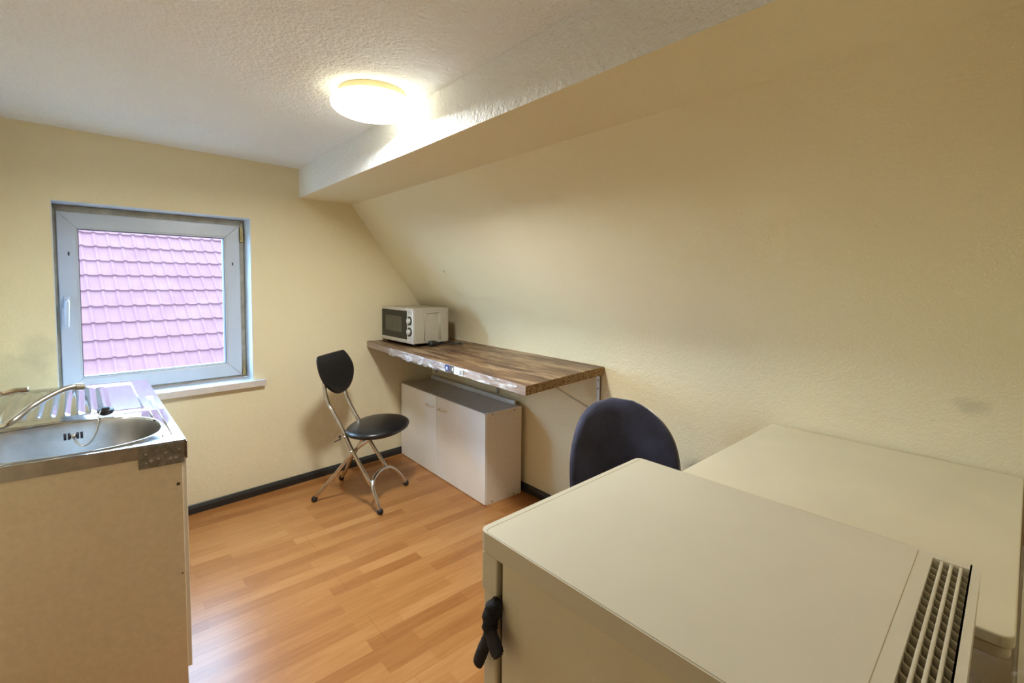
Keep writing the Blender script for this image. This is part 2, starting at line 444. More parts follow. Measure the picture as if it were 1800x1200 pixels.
# unseen dark ground, added to cut sky light reaching the ceiling from below
plain('unseen_ground_dark', (.075, .07, .065), .9, var=.2, nscale=2)
struct(MB().box(-40, 40, 3.4, 60, -4.6, -4.4).build('ground', 'unseen_ground_dark'))

# ------------------------------------------------------------------ ceiling lamp
lamp = thing('ceiling_lamp', 'round white glowing ceiling lamp beside the beam', 'lamp', (.80, 1.735, H))
mb = MB(); mb.lathe([(0, 0), (.125, 0), (.128, -.003), (.132, -.026), (.128, -.030), (0, -.030)], n=64)
mb.build('lamp_base', 'lamp_base', lamp, smooth=False); autosmooth(lamp.children[0])
mb = MB()
prof = [(0, -.088)] + [(.155 * math.sin(a) ** .75, -.050 - .038 * math.cos(a) ** .9) for a in [PI / 2 * k / 10 for k in range(1, 10)]] + [(.155, -.050), (.156, -.044), (.154, -.036), (.146, -.030), (.10, -.026), (0, -.026)]
mb.lathe(prof, n=64); mb.build('lamp_shade', 'lamp_glow', lamp, smooth=True)
def bulb(name, loc, power, parent=None):
    l = bpy.data.lights.new(name, 'AREA'); l.shape = 'DISK'; l.size = .22; l.spread = math.radians(173); l.energy = power; l.color = (.95, 1.0, .98)
    o = bpy.data.objects.new(name, l); COL.objects.link(o); o.location = loc
    if parent: o.parent = parent
    return o
bulb('lamp_light', (0, 0, -.0895), 15.5, lamp)

# ------------------------------------------------------------------ sink unit
sink = thing('sink_unit', 'white kitchen sink cabinet with a steel drainer top under the window', 'sink', (0, 0, 0))
SO = Vector((.178, 1.75, 0)); EB = Vector((-.029, 1.0, 0)); EA = Vector((-.995, .092, 0)); ST = .85
def SP(a, b, z): return SO + EA * a + EB * b + Vector((0, 0, z))
SA, SB = .55, 1.175
def sbox(mb, a0, a1, b0, b1, z0, z1):
    mb.hexa([SP(a, b, z0) for a, b in ((a0, b0), (a1, b0), (a1, b1), (a0, b1))], [SP(a, b, z1) for a, b in ((a0, b0), (a1, b0), (a1, b1), (a0, b1))])
mb = MB(); sbox(mb, .014, .034, .022, SB - .01, .0, ST - .04); sbox(mb, SA - .02, SA, .022, SB - .01, 0, ST - .04); sbox(mb, .034, SA - .02, .03, SB - .01, .08, .10)
mb.build('cabinet_body', 'white_board', sink, bevel=.001)
mb = MB(); sbox(mb, .010, SA, .004, .022, .0, ST - .04); mb.build('end_panel', 'side_board', sink, bevel=.0015)
mb = MB(); sbox(mb, .034, SA - .02, SB - .028, SB - .01, .0, ST - .04); mb.build('end_panel', 'side_board', sink, bevel=.0015)
# steel top: bowl half with a hole, drainer half with ribs
mb = MB(); NB = 72
ca_, cb_, ra_, rb_ = .287, .228, .243, .205
def bowl(t, f=1.0, e=2.5):
    c, s_ = cos(t), sin(t)
    return (ca_ - math.copysign(abs(c) ** (2 / e), c) * ra_ * f, cb_ + math.copysign(abs(s_) ** (2 / e), s_) * rb_ * f * (1.0))
def outer(t):
    c, s_ = cos(t), sin(t)
    k = 1 / max(abs(c), abs(s_)); u_, w_ = c * k, s_ * k
    a = ca_ - u_ * (ca_ if u_ > 0 else SA - ca_); b_ = cb_ + w_ * (cb_ if w_ < 0 else .475 - cb_)
    return a, b_
ts = [2 * PI * k / NB for k in range(NB)]
# make sure the four outer corners are hit
o_loop = [outer(t) for t in ts]
for cx, cy in ((0, 0), (SA, 0), (0, .475), (SA, .475)):
    k = min(range(NB), key=lambda i: (o_loop[i][0] - cx) ** 2 + (o_loop[i][1] - cy) ** 2); o_loop[k] = (cx, cy)
L0 = [mb.bm.verts.new(SP(a, b_, ST)) for a, b_ in o_loop]
loops = [L0]
for f, dz in ((1.06, 0.0), (1.035, .003), (1.012, .0025), (1.0, -.004)):
    loops.append([mb.bm.verts.new(SP(*bowl(t, f), ST + dz)) for t in ts])
for a_, c_ in zip(loops, loops[1:]):
    for k in range(NB): mb.bm.faces.new((a_[k], a_[(k + 1) % NB], c_[(k + 1) % NB], c_[k]))
# rest of the top plate beyond the bowl
def drain_h(a, b_):
    z = 0.
    inside = .065 < a < SA - .04 and .545 < b_ < 1.125
    if inside: z -= .005
    if inside and a > .155:
        ph = ((a - .155) / .0385) % 1.0
        e = min(1, max(0, (b_ - .552) / .03)) * min(1, max(0, (1.12 - b_) / .03))
        z += e * .0065 * (0.5 - .5 * cos(2 * PI * ph)) ** .6
    if .495 < b_ < .515 and a > .07: z += .0035
    if abs(a - .028) < .006 and .08 < b_ < .72: z -= .004
    return z
def drain_pt(u_, w_):
    a = SA * u_; b_ = .475 + (SB - .475) * w_
    return SP(a, b_, ST + drain_h(a, b_))
mb.grid(drain_pt, 150, 46)
# turned down apron
def strip(p, q, z0, z1):
    vs = [mb.bm.verts.new(SP(*p, z1)), mb.bm.verts.new(SP(*q, z1)), mb.bm.verts.new(SP(*q, z0)), mb.bm.verts.new(SP(*p, z0))]; mb.bm.faces.new(vs)
bmesh.ops.remove_doubles(mb.bm, verts=mb.bm.verts, dist=.0008)
autosmooth(mb.build('steel_top', 'steel', sink), 35)
mb = MB(); sbox(mb, .0, SA, 0, .004, ST - .042, ST - .0004); sbox(mb, 0, .004, 0, SB, ST - .042, ST - .0004); sbox(mb, 0, SA, SB - .004, SB, ST - .042, ST - .0004)
mb.build('steel_apron', 'steel_dark', sink)
mb = MB(); loops = []
for f, dz in ((1.0, -.004), (.985, -.02), (.95, -.10), (.92, -.135), (.84, -.15), (.4, -.156), (.12, -.158)):
    loops.append([mb.bm.verts.new(SP(*bowl(t, f), ST + dz)) for t in ts])
for a_, c_ in zip(loops, loops[1:]):
    for k in range(NB): mb.bm.faces.new((a_[k], a_[(k + 1) % NB], c_[(k + 1) % NB], c_[k]))
mb.bm.faces.new(loops[-1])
bowl_o = autosmooth(mb.build('sink_bowl', 'steel_bowl', sink), 50)
# overflow slots on the far wall of the bowl
def on_bowl_far(a, z, off):      # point on the far bowl wall
    b_ = cb_ + rb_ * (.985 - (.035) * ((ST - .02) - z) / .08) * (1 - abs((a - ca_) / ra_) ** 2.5) ** (1 / 2.5)
    return SP(a, b_ - off, z)
OA = .264; OZ = ST - .048
for da in (-.0215, -.0108, .0108, .0215):
    mb = MB(); mb.tube([on_bowl_far(OA + da, OZ - .011, .001), on_bowl_far(OA + da, OZ + .011, .001)], .0036, 10)
    mb.build('overflow_slot', 'rubber_dark', bowl_o, smooth=True)
mb = MB(); c0 = on_bowl_far(OA, OZ, .004); mb.ball(c0, .008, 12); mb.build('overflow_screw', 'chrome', bowl_o, smooth=True)
# galvanised patch bent round the near right corner, with screws
mb = MB(); sbox(mb, .006, .118, -.0025, -.0002, ST - .072, ST - .006); sbox(mb, -.0025, -.0002, -.0025, .10, ST - .060, ST - .006)
cp = mb.build('corner_plate', 'galvanised', sink)
for a, z, r_ in ((.088, .800, .0045), (.070, .803, .003), (.040, .798, .0045), (.027, .798, .0045), (.052, .818, .003), (.018, .822, .0028), (.10, .822, .003), (.10, .795, .0028)):
    mb = MB(); mb.tube([SP(a, -.0035, z), SP(a, -.0005, z)], r_, 10); mb.build('screw', 'zinc', cp)
mb = MB(); mb.tube([SP(.022, .0025, .71), SP(.022, .005, .71)], .005, 12); mb.build('screw_hole', 'screw_dark', sink)
mb = MB(); mb.tube([SP(.018, .0032, .42), SP(.018, .005, .42)], .0025, 12); mb.build('screw_hole', 'screw_dark', sink)
for a_, b0, b1 in ((.026, .075, .70), (.050, .33, .46), (.050, .06, .10)):
    mb = MB(); mb.tube([SP(a_, b0, ST - .0012), SP(a_, b1, ST - .0012)], .0032, 10); mb.build('pressed_bead', 'steel_dark', sink, smooth=True)
# doors on the front (faces right)
for b0, b1 in ((.012, .39), (.394, .78), (.784, 1.165)):
    mb = MB(); sbox(mb, -.002, .014, b0, b1, .10, ST - .046); d = mb.build('door', 'white_board', sink, bevel=.0015)
    mb = MB(); mb.tube([SP(-.002, b1 - .05, .70), SP(-.02, b1 - .05, .70), SP(-.02, b1 - .05, .60), SP(-.002, b1 - .05, .60)], .005, 8); mb.build('handle', 'handle_cream', d)

# mixer tap
tap = thing('mixer_tap', 'chrome swivel spout tap over the sink bowl at the left', 'tap', SP(.505, .455, ST + .0045))
TM = loc_to(tap)
tb = SP(.505, .455, 0); tx, ty = tb.x, tb.y
mb = MB(); mb.lathe([(0, 0), (.026, 0), (.026, .006), (.021, .010), (.021, .09), (.019, .11), (0, .112)], n=24); mb.build('tap_body', 'chrome', tap, smooth=False); autosmooth(tap.children[0])
pts = bez([(tx + .015, ty - .02, .905), (-.232, 1.905, .932), (-.169, 1.968, .972), (-.12, 2.010, .996), (-.088, 2.03, 1.0035), (-.073, 2.042, 1.001)], 8)
mb = MB(); mb.tube([TM @ p for p in pts], .0085, 14); spo = mb.build('spout', 'chrome_worn', tap, smooth=True)
e1 = Vector((-.081, 2.037, 1.005)); e2 = Vector((-.071, 2.043, .987))
mb = MB(); mb.tube([TM @ Vector((-.083, 2.034, 1.002)), TM @ Vector((-.064, 2.047, .998))], .0112, 16); autosmooth(mb.build('spout_nozzle', 'chrome_worn', spo))
mb = MB(); pl = bez([(tx, ty, .962), (tx + .02, ty - .01, .99), (-.29, 1.90, 1.012), (-.228, 1.90, 1.026), (-.200, 1.90, 1.031), (-.172, 1.90, 1.031)], 6)
mb.tube([TM @ p for p in pl], [.014] * 8 + [.010] * 10 + [.0075] * (len(pl) - 18), 12); lv = mb.build('lever', 'chrome', tap, smooth=True)
mb = MB(); mb.box(-.188, -.1715, 1.893, 1.9075, 1.026, 1.0285, TM); mb.build('lever_mark', 'rubber_dark', lv)

# drain plug with its ball chain
plug = thing('drain_plug', 'black rubber sink plug on a ball chain, lying on the rim of the bowl', 'plug', SP(.176, .470, ST + .008))
mb = MB(); mb.lathe([(0, 0), (.021, 0), (.024, .012), (.024, .016), (.012, .018), (.010, .024), (0, .026)], Matrix.Rotation(.12, 4, 'X'), 24)
mb.build('stopper', 'black_rubber', plug, smooth=False); autosmooth(plug.children[0])
PM = loc_to(plug)
pa = SP(.190, .455, ST + .022); pb = on_bowl_far(OA, OZ, .008)
far = [pa, SP(.196, .425, ST + .012), on_bowl_far(.199, ST - .012, .006), on_bowl_far(.206, ST - .045, .006), on_bowl_far(.220, ST - .074, .006), on_bowl_far(.238, ST - .086, .006), on_bowl_far(.254, ST - .076, .006), on_bowl_far(.262, ST - .060, .006), pb]
ch = bez(far, 9); mb = MB(); mb.tube([PM @ p for p in ch], .0008, 6)
for p in ch[::1]: mb.ball(PM @ p, .0022, 8)
mb.build('ball_chain', 'chrome', plug, smooth=True)

# ------------------------------------------------------------------ black folding chair
CH = thing('folding_chair', 'black padded folding chair with chrome tube legs by the window wall', 'chair', (1.181, 2.781, 0), 0)
CF = Vector((.602, -.799, 0)); CS = Vector((.799, .602, 0))
def CP(f, s, z): return CF * f + CS * s + Vector((0, 0, z))
R = .0115
# seat: soft lens, a little pointed towards the back
mb = MB()
def seat_r(t):
    c, s_ = cos(t), sin(t)
    rf = .178 if c > 0 else .165
    e = 2.15 if c > 0 else 2.25
    k = (abs(c / rf) ** e + abs(s_ / (.222 if s_ > 0 else .236)) ** e) ** (-1 / e)
    return c * k, s_ * k
nt_ = 48; prof = [(.0, -.022), (.6, -.022), (.90, -.020), (.975, -.012), (1.0, .0), (.985, .010), (.93, .019), (.8, .026), (.55, .032), (.28, .035), (0, .036)]
rings = []
for f, z in prof:
    if f == 0: rings.append([mb.bm.verts.new(CP(.118, .012, .448 + z))])
    else:
        rings.append([mb.bm.verts.new(CP(.118 + seat_r(2 * PI * k / nt_)[0] * f, .012 + seat_r(2 * PI * k / nt_)[1] * f, .448 + z)) for k in range(nt_)])
for a_, c_ in zip(rings, rings[1:]):
    for k in range(nt_):
        q = [a_[k % len(a_)], a_[(k + 1) % len(a_)], c_[(k + 1) % len(c_)], c_[k % len(c_)]]; u_ = []
        for w_ in q:
            if w_ not in u_: u_.append(w_)
        mb.bm.faces.new(u_)
mb.build('seat', 'black_leather', CH, smooth=True)
# back pad: shield outline in the plane f = -.13, gently curved, with thickness
out = [(-.247, .885), (-.243, .905), (-.232, .911), (-.21, .912), (-.10, .913), (.03, .914), (.052, .913), (.062, .905), (.085, .885), (.118, .845), (.141, .80), (.136, .75), (.112, .70), (.066, .660), (.01, .647), (-.045, .646), (-.10, .665), (-.16, .706), (-.205, .752), (-.234, .805), (-.245, .85)]
mid = Vector((-.05, .79))
def pad_pt(s, z, d):
    lean = -.13 - (z - .78) * .10 + .25 * (s + .05) ** 2 + d
    return CP(lean, s, z)
mb = MB(); n_ = len(out); rings = []
for f, d in ((0, .016), (.5, .015), (.85, .012), (.96, .007), (1.0, 0), (.97, -.006), (.85, -.010), (.4, -.011), (0, -.011)):
    if f == 0: rings.append([mb.bm.verts.new(pad_pt(mid.x, mid.y, d))])
    else: rings.append([mb.bm.verts.new(pad_pt(mid.x + (s - mid.x) * f, mid.y + (z - mid.y) * f, d)) for s, z in out])
for a_, c_ in zip(rings, rings[1:]):
    for k in range(n_):
        q = [a_[k % len(a_)], a_[(k + 1) % len(a_)], c_[(k + 1) % len(c_)], c_[k % len(c_)]]; u_ = []
        for w_ in q:
            if w_ not in u_: u_.append(w_)
        mb.bm.faces.new(u_)
o = mb.build('backrest', 'black_leather', CH, smooth=True)
md = o.modifiers.new('soft', 'SUBSURF'); md.levels = 1; md.render_levels = 2
def leg(pts, foot=None, n=6, name='leg'):
    mb = MB(); mb.tube(bez(pts, n), R, 14); l = mb.build(name, 'chrome_worn', CH, smooth=True)
    if foot:
        for ft in (foot if isinstance(foot, list) else [foot]):
            mb = MB(); mb.ball(ft, .0185, 16); mb.build('foot_cap', 'black_rubber', l, smooth=True)
    return l
# back uprights that run down to the front arch
leg([CP(-.150, -.15, .77), CP(-.142, -.148, .68), CP(-.122, -.148, .61), CP(-.10, -.15, .578), CP(-.065, -.152, .525), CP(-.029, -.155, .472), CP(.044, -.16, .337), CP(.168, -.172, .150)], n=5, name='back_tube')
leg([CP(-.150, .045, .77), CP(-.132, .042, .672), CP(-.118, .040, .61), CP(-.104, .040, .586), CP(-.072, .038, .53), CP(-.030, .036, .468), CP(.055, .030, .335), CP(.168, .028, .172)], n=5, name='back_tube')
leg([CP(.241, -.205, .020), CP(.222, -.203, .07), CP(.185, -.185, .140), CP(.172, -.150, .178), CP(.168, -.09, .192), CP(.168, -.02, .188), CP(.172, .05, .172), CP(.188, .115, .125), CP(.206, .158, .07), CP(.222, .186, .020)], [CP(.241, -.205, .0185), CP(.222, .186, .0185)], n=5, name='front_arch')
# crossing rear legs
leg([CP(.165, -.128, .438), CP(.120, -.13, .400), CP(.033, -.132, .328), CP(-.11, -.14, .152), CP(-.223, -.15, .022)], CP(-.223, -.15, .0185), n=5)
leg([CP(.07, .062, .435), CP(-.01, .066, .345), CP(-.10, .08, .212), CP(-.175, .108, .085), CP(-.235, .165, .022)], CP(-.238, .168, .0185), n=5)
mb = MB(); mb.tube([CP(.04, -.175, .340), CP(.04, .06, .340)], .006, 10); mb.build('pivot_rod', 'chrome_worn', CH, smooth=True)
mb = MB(); mb.tube([CP(-.005, -.17, .425), CP(-.005, .05, .425)], .006, 10); mb.build('pivot_rod', 'chrome_worn', CH, smooth=True)
mb = MB(); mb.tube([CP(-.02, -.178, .418), CP(-.055, -.195, .400)], .0032, 8); mb.ball(CP(-.025, -.185, .432), .008, 10); mb.build('lock_pin', 'black_rubber', CH, smooth=True)

# ------------------------------------------------------------------ low wall cabinet standing on the floor
cy_ = -math.radians(1.45)
cab = thing('low_cabinet', 'low white two-door cabinet standing on the floor under the worktop', 'cabinet', (1.714, 3.252, 0), cy_)
CW, CD, CHh = 1.10, .288, .564          # local: x to the wall, y away; width runs to -y
t_ = .016
mb = MB(); mb.box(.018, CD, -t_, 0, 0, CHh - t_); mb.box(.018, CD, -CW + t_, -t_, .0, t_); mb.box(CD - .006, CD, -CW + t_, -t_, t_, CHh - t_); mb.box(.03, CD - .01, -CW / 2 - .008, -CW / 2 + .008, t_, CHh - t_)
mb.build('carcass', 'cabinet_white', cab)
mb = MB(); mb.box(.016, CD, -CW, -CW + t_, 0, CHh); sd = mb.build('side_panel', 'cabinet_side', cab, bevel=.001)
for x, z in ((.055, CHh - .012), (CD - .06, CHh - .014), (.055, .014), (CD - .06, .012)):
    mb = MB(); mb.tube([Vector((x, -CW - .0012, z)), Vector((x, -CW + .001, z))], .0042, 10); mb.build('screw', 'screw_dark', sd)
MB().box(.004, CD, -CW + t_, 0, CHh - t_, CHh - .0015).build('top_panel', 'grey_board', cab, bevel=.001)
MB().box(.264, .276, -CW + .045, 0, CHh - .001, CHh + .028).build('back_rail', 'rail_grey', cab, bevel=.001)
hw = CW * .487
for y0, y1, hy in ((-hw + .002, -.002, -hw + .085), (-CW, -hw - .002, -hw - .085)):
    d = MB().box(0, .016, y0, y1, .004, CHh - .004).build('door', 'cabinet_white', cab, bevel=.0015)
    mb = MB(); z = CHh - .085
    mb.tube(bez([(.002, hy + .048, z), (-.012, hy + .042, z), (-.02, hy + .02, z), (-.021, hy - .02, z), (-.012, hy - .042, z), (.002, hy - .048, z)], 5), .0052, 10)
    mb.build('handle', 'handle_cream', d, smooth=True)

# ------------------------------------------------------------------ worktop on brackets
desk = thing('worktop', 'wood-grain worktop fixed along the knee wall on zinc brackets', 'worktop', (1.70, 2.38, 0))
DM = loc_to(desk)
TH = .043
FR, FL, BL, BR = Vector((1.368, 1.462, .8985)), Vector((1.437, wy(1.437) - .002, .910)), Vector((KX - .008, wy(KX) - .003, .912)), Vector((KX - .008, 1.533, .901))
mb = MB(); dn = Vector((0, 0, -TH))
mb.hexa([DM @ (p + dn) for p in (FR, BR, BL, FL)], [DM @ p for p in (FR, BR, BL, FL)])
for f in mb.bm.faces:
    n_ = f.normal; f.normal_update(); c_ = f.calc_center_median() + Vector((1.70, 2.38, 0))
    if abs(f.normal.z) > .9: f.material_index = 0
    elif c_.x < 1.5: f.material_index = 1
    else: f.material_index = 2
top_o = mb.build('tabletop', ['worktop_wood', 'worktop_edge', 'chipboard'], desk, bevel=.0012)
# wrinkled shrink film on the front edge
def EDGE(t, z, off):       # t from the right end (0) to the window wall (1)
    p = FR.lerp(FL, t); nrm = Vector((-1, .037, 0)).normalized()
    return DM @ (p + Vector((0, 0, z)) + nrm * off)
def film_pt(u_, w_):
    t = .03 + .75 * u_; q = noise.noise(Vector((t * 38, w_ * 3.2, 1.3))); sag = .010 * max(0, min(1, (t - .33) / .12)) * max(0, 1 - w_ * 1.6) * (1 + noise.noise(Vector((t * 25, 4, 0))))
    return EDGE(t, -TH * (1 - w_) * .98 - sag - .0, .0022 + .0022 * (q + .5))
mb = MB(); mb.grid(film_pt, 260, 8); mb.build('plastic_film', 'film', desk, smooth=True)
# product sticker on the edge: blue square with a white emblem, dark field, white label
def stick(name, t0, t1, z0, z1, off, mat, par):
    mb = MB(); mb.hexa([EDGE(t, z, .004) for t, z in ((t0, z0), (t1, z0), (t1, z1), (t0, z1))], [EDGE(t, z, off) for t, z in ((t0, z0), (t1, z0), (t1, z1), (t0, z1))])
    return mb.build(name, mat, par)
tt = lambda y: (y - FR.y) / (FL.y - FR.y)
st = stick('product_sticker', tt(2.045), tt(2.128), -.041, -.002, .0062, 'sticker_dark', desk)
stick('blue_field', tt(2.092), tt(2.128), -.034, -.004, .0070, 'sticker_blue', st)
stick('emblem', tt(2.104), tt(2.116), -.024, -.013, .0076, 'sticker_white', st)
stick('emblem', tt(2.102), tt(2.120), -.029, -.0265, .0076, 'sticker_white', st)
stick('emblem', tt(2.047), tt(2.058), -.028, -.010, .0076, 'sticker_white', st)
st2 = stick('price_label', tt(1.955), tt(2.040), -.041, -.004, .0062, 'sticker_white', desk)
for k in range(5):
    stick('print_line', tt(1.995), tt(2.030 - .006 * (k % 3)), -.014 - .0055 * k, -.0125 - .0055 * k, .0067, 'sticker_grey', st2)
stick('barcode_box', tt(1.962), tt(1.985), -.036, -.012, .0067, 'sticker_grey', st2)
# three angle brackets with a brace
def bracket(y, ztop, label, brace=True, L=.27):
    b_ = thing('shelf_bracket', label, 'bracket', (KX - .001, y, ztop - .006), 0, 'angle brackets carrying the worktop')
    mb = MB(); mb.box(-.004, 0, -.0135, .0135, -L, 0); mb.box(-.0115, 0, -.0135, -.0105, -L, 0)
    up = mb.build('wall_leg', 'zinc', b_, bevel=.0008)
    for z in (-.03, -.075, -.19, -.235):
        mb = MB(); mb.tube([Vector((-.0055, .003, z)), Vector((-.003, .003, z))], .0042, 10); mb.build('screw_hole', 'screw_dark', up)
    mb = MB(); mb.box(-.40, -.004, -.0135, .0135, -.004, -.0005); mb.build('shelf_leg', 'zinc', b_, bevel=.0008)
    if brace:
        mb = MB(); a_ = Vector((-.365, 0, -.006)); c_ = Vector((-.012, 0, -L + .06)); d = (c_ - a_).normalized(); q = Vector((0, 1, 0)); n3 = d.cross(q)
        mb.hexa([a_ + q * .010 + n3 * .002, a_ - q * .010 + n3 * .002, a_ - q * .010 - n3 * .002, a_ + q * .010 - n3 * .002], [c_ + q * .010 + n3 * .002, c_ - q * .010 + n3 * .002, c_ - q * .010 - n3 * .002, c_ + q * .010 - n3 * .002])
        mb.build('brace', 'zinc_warm', b_)
bracket(1.570, .8575, 'zinc bracket under the cut right end of the worktop, behind the blue chair')
bracket(2.437, .8632, 'dark middle bracket seen between the worktop edge and the low cabinet')
bracket(3.215, .8685, 'far bracket under the worktop beside the window wall', L=.25)

# ------------------------------------------------------------------ microwave
mw = thing('microwave', 'small silver microwave oven in the corner of the worktop', 'microwave oven', (1.535, 2.750, .9105), 0)
MWW, MWD, MWH, MZ = .452, .285, .240, .019     # local: front faces -x, width along +y
mb = MB(); mb.box(.018, MWD, 0, MWW, MZ, MZ + MWH)
cs = mb.build('case', 'micro_case', mw, bevel=.005)
mb = MB(); y = -.0006    # pressed panel on the visible side
mb.tube([Vector((.090, y, MZ + .02)), Vector((.090, y, MZ + .185)), Vector((.098, y, MZ + .200)), Vector((.112, y, MZ + .207)), Vector((.205, y, MZ + .207))], .0028, 8)
mb.tube([Vector((.205, y, MZ + .207)), Vector((.205, y, MZ + .02))], .0020, 8); mb.tube([Vector((.218, y, MZ + .21)), Vector((.218, y, MZ + .02))], .0015, 8)
mb.build('pressed_panel', 'micro_case', cs, smooth=True)
mb = MB(); mb.box(.0, .018, .083, MWW, MZ, MZ + .026); mb.box(0, .018, .083, MWW, MZ + MWH - .020, MZ + MWH); mb.box(.006, .018, .083, MWW, MZ + .02, MZ + MWH - .02)
dr = mb.build('door', 'micro_silver', mw, bevel=.0015)
MB().box(-.0012, .006, .087, MWW - .002, MZ + .026, MZ + MWH - .020).build('door_glass', 'micro_glass', dr, bevel=.001)
MB().box(-.0018, 0, .150, MWW - .060, MZ + .07, MZ + MWH - .060).build('viewing_window', 'micro_window', dr)
cpn = MB().box(.0, .018, 0, .081, MZ, MZ + MWH).build('control_panel', 'micro_silver', mw, bevel=.003)
for z in (MZ + .155, MZ + .080):
    M_ = Matrix.Translation((0, .043, z)) @ Matrix.Rotation(-PI / 2, 4, 'Y')
    mb = MB(); mb.lathe([(0, 0), (.031, 0), (.031, .0022), (.022, .0030), (0, .0030)], M_, 28); ringo = mb.build('knob_ring', 'micro_glass', cpn, smooth=False)
    mb = MB(); mb.lathe([(0, .002), (.020, .002), (.018, .014), (.0, .015)], M_, 28); mb.box(-.019, -.014, .039, .047, z - .017, z + .017)
    mb.build('knob', 'micro_silver', cpn, bevel=.0008)
mb = MB(); mb.lathe([(0, 0), (.010, 0), (.010, .0012), (0, .0012)], Matrix.Translation((0, .045, MZ + .212)) @ Matrix.Rotation(-PI / 2, 4, 'Y'), 20); mb.build('maker_badge', 'sticker_grey', cpn)
MB().box(-.0006, .001, .006, .078, MZ + .034, MZ + .0365).build('panel_line', 'sticker_grey', cpn)
for x, y in ((.04, .04), (.04, MWW - .04), (MWD - .03, .04), (MWD - .03, MWW - .04)):
    mb = MB(); mb.lathe([(0, 0), (.014, 0), (.016, .0195), (0, .0195)], Matrix.Translation((x, y, -.0 if y < .1 else .0018)), 16); mb.build('foot', 'black_rubber', mw)
cord = bez([(MWD - .01, .012, .03), (.30, -.03, .012), (.30, -.06, .008), (.255, -.055, .008), (.20, -.030, .009), (.16, -.022, .011), (.125, -.028, .012)], 7)
mb = MB(); mb.tube(cord, .0042, 10)
mb.tube(bez([(.30, -.03, .010), (.335, -.06, .009), (.33, -.10, .008), (.29, -.085, .009), (.26, -.05, .010)], 7), .0042, 10)
cd = mb.build('power_cord', 'cable_black', mw, smooth=True)
mb = MB(); mb.tube(bez([(.19, -.030, .016), (.165, -.034, .019), (.13, -.040, .021), (.105, -.046, .021)], 4), [.007, .008, .010, .012, .014, .016, .018, .019, .020, .020, .020, .0195, .019], 14)
for dy in (-.009, .009): mb.tube([Vector((.105, -.046 + dy, .021)), Vector((.086, -.050 + dy, .021))], .0024, 8)
mb.build('mains_plug', 'cable_black', cd, smooth=True)

# ------------------------------------------------------------------ fridge
fr_ = thing('fridge', 'small cream-white under-counter fridge with a black strap, in the front right', 'fridge', (.502, .658, 0), .0223)
FW, FDp, FZ = .527, .628, .90           # local: x right 0..FW, y back 0..-FDp ; door faces +y
RIM = .036
mb = MB(); mb.box(.008, FW - .008, -.556, -.056, .03, FZ - RIM)
mb.build('body', 'fridge_side', fr_, bevel=.003)
MB().box(.03, FW - .03, -.575, -.5565, .12, FZ - RIM - .004).build('condenser', 'fridge_dark', fr_)
mb = MB(); mb.box(.006, FW - .006, -.044, -.006, .09, FZ - RIM - .006); fd = mb.build('door', 'fridge_side', fr_, bevel=.006, seg=3)
mb = MB(); mb.box(.016, FW - .016, -.057, -.043, .10, FZ - RIM - .012); mb.build('door_seal', 'fridge_dark', fr_)
mb = MB(); mb.box(.0045, FW - .0045, -.046, -.004, FZ - RIM - .075, FZ - RIM - .005); mb.build('door_cap', 'fridge_white', fd, bevel=.003)
for x in (.04, FW - .04):
    for y in (-.09, -FDp + .07):
        mb = MB(); mb.lathe([(0, 0), (.018, 0), (.014, .031), (0, .031)], Matrix.Translation((x, y, 0)), 12); mb.build('foot', 'black_rubber', fr_)
# worktop rim frame with a rear vent grille
def rrect(x0, x1, y0, y1, r, n=6, rs=None):
    out = []
    cs_ = [(x1, y1, 0), (x0, y1, 1), (x0, y0, 2), (x1, y0, 3)]
    for i, (x, y, q) in enumerate(cs_):
        rr = (rs[i] if rs else r)
        cx = x - rr if q in (0, 3) else x + rr; cy = y - rr if q in (0, 1) else y + rr
        for k in range(n + 1):
            a_ = q * PI / 2 + PI / 2 * k / n; out.append((cx + rr * cos(a_), cy + rr * sin(a_)))
    return out
IY0 = -.553      # rear edge of the inset panel
VY0, VY1 = -.6175, -.572
VX0, VX1 = .030, FW - .020
mb = MB()
# solid front part of the top
pr = rrect(0, FW, VY1, 0, .018, rs=[.018, .018, .0005, .0005])
fsx = mb.hexa([(x, y, FZ - RIM) for x, y in pr], [(x, y, FZ) for x, y in pr])
mb.box(0, VX0, VY0, VY1, FZ - RIM, FZ); mb.box(VX1, FW, VY0, VY1, FZ - RIM, FZ)
pr = rrect(0, FW, -FDp, VY0, .012, rs=[.0005, .0005, .012, .012]); mb.hexa([(x, y, FZ - RIM) for x, y in pr], [(x, y, FZ) for x, y in pr])
tp = mb.build('top_frame', 'fridge_white', fr_, bevel=.003, seg=3)
# inset panel with a groove round it
pi_ = rrect(.0030, FW - .0025, IY0, -.0145, .012)
mb = MB(); mb.hexa([(x, y, FZ - .002) for x, y in pi_], [(x, y, FZ + .0008) for x, y in pi_]); mb.build('top_panel', 'fridge_white', fr_, bevel=.0006)
mb = MB(); q0 = rrect(.0024, FW - .0012, IY0 + .004, -.0118, .013)
mb.hexa([(x, y, FZ - .001) for x, y in q0], [(x, y, FZ + .0004) for x, y in q0]); mb.build('panel_groove', 'table_edge', fr_)
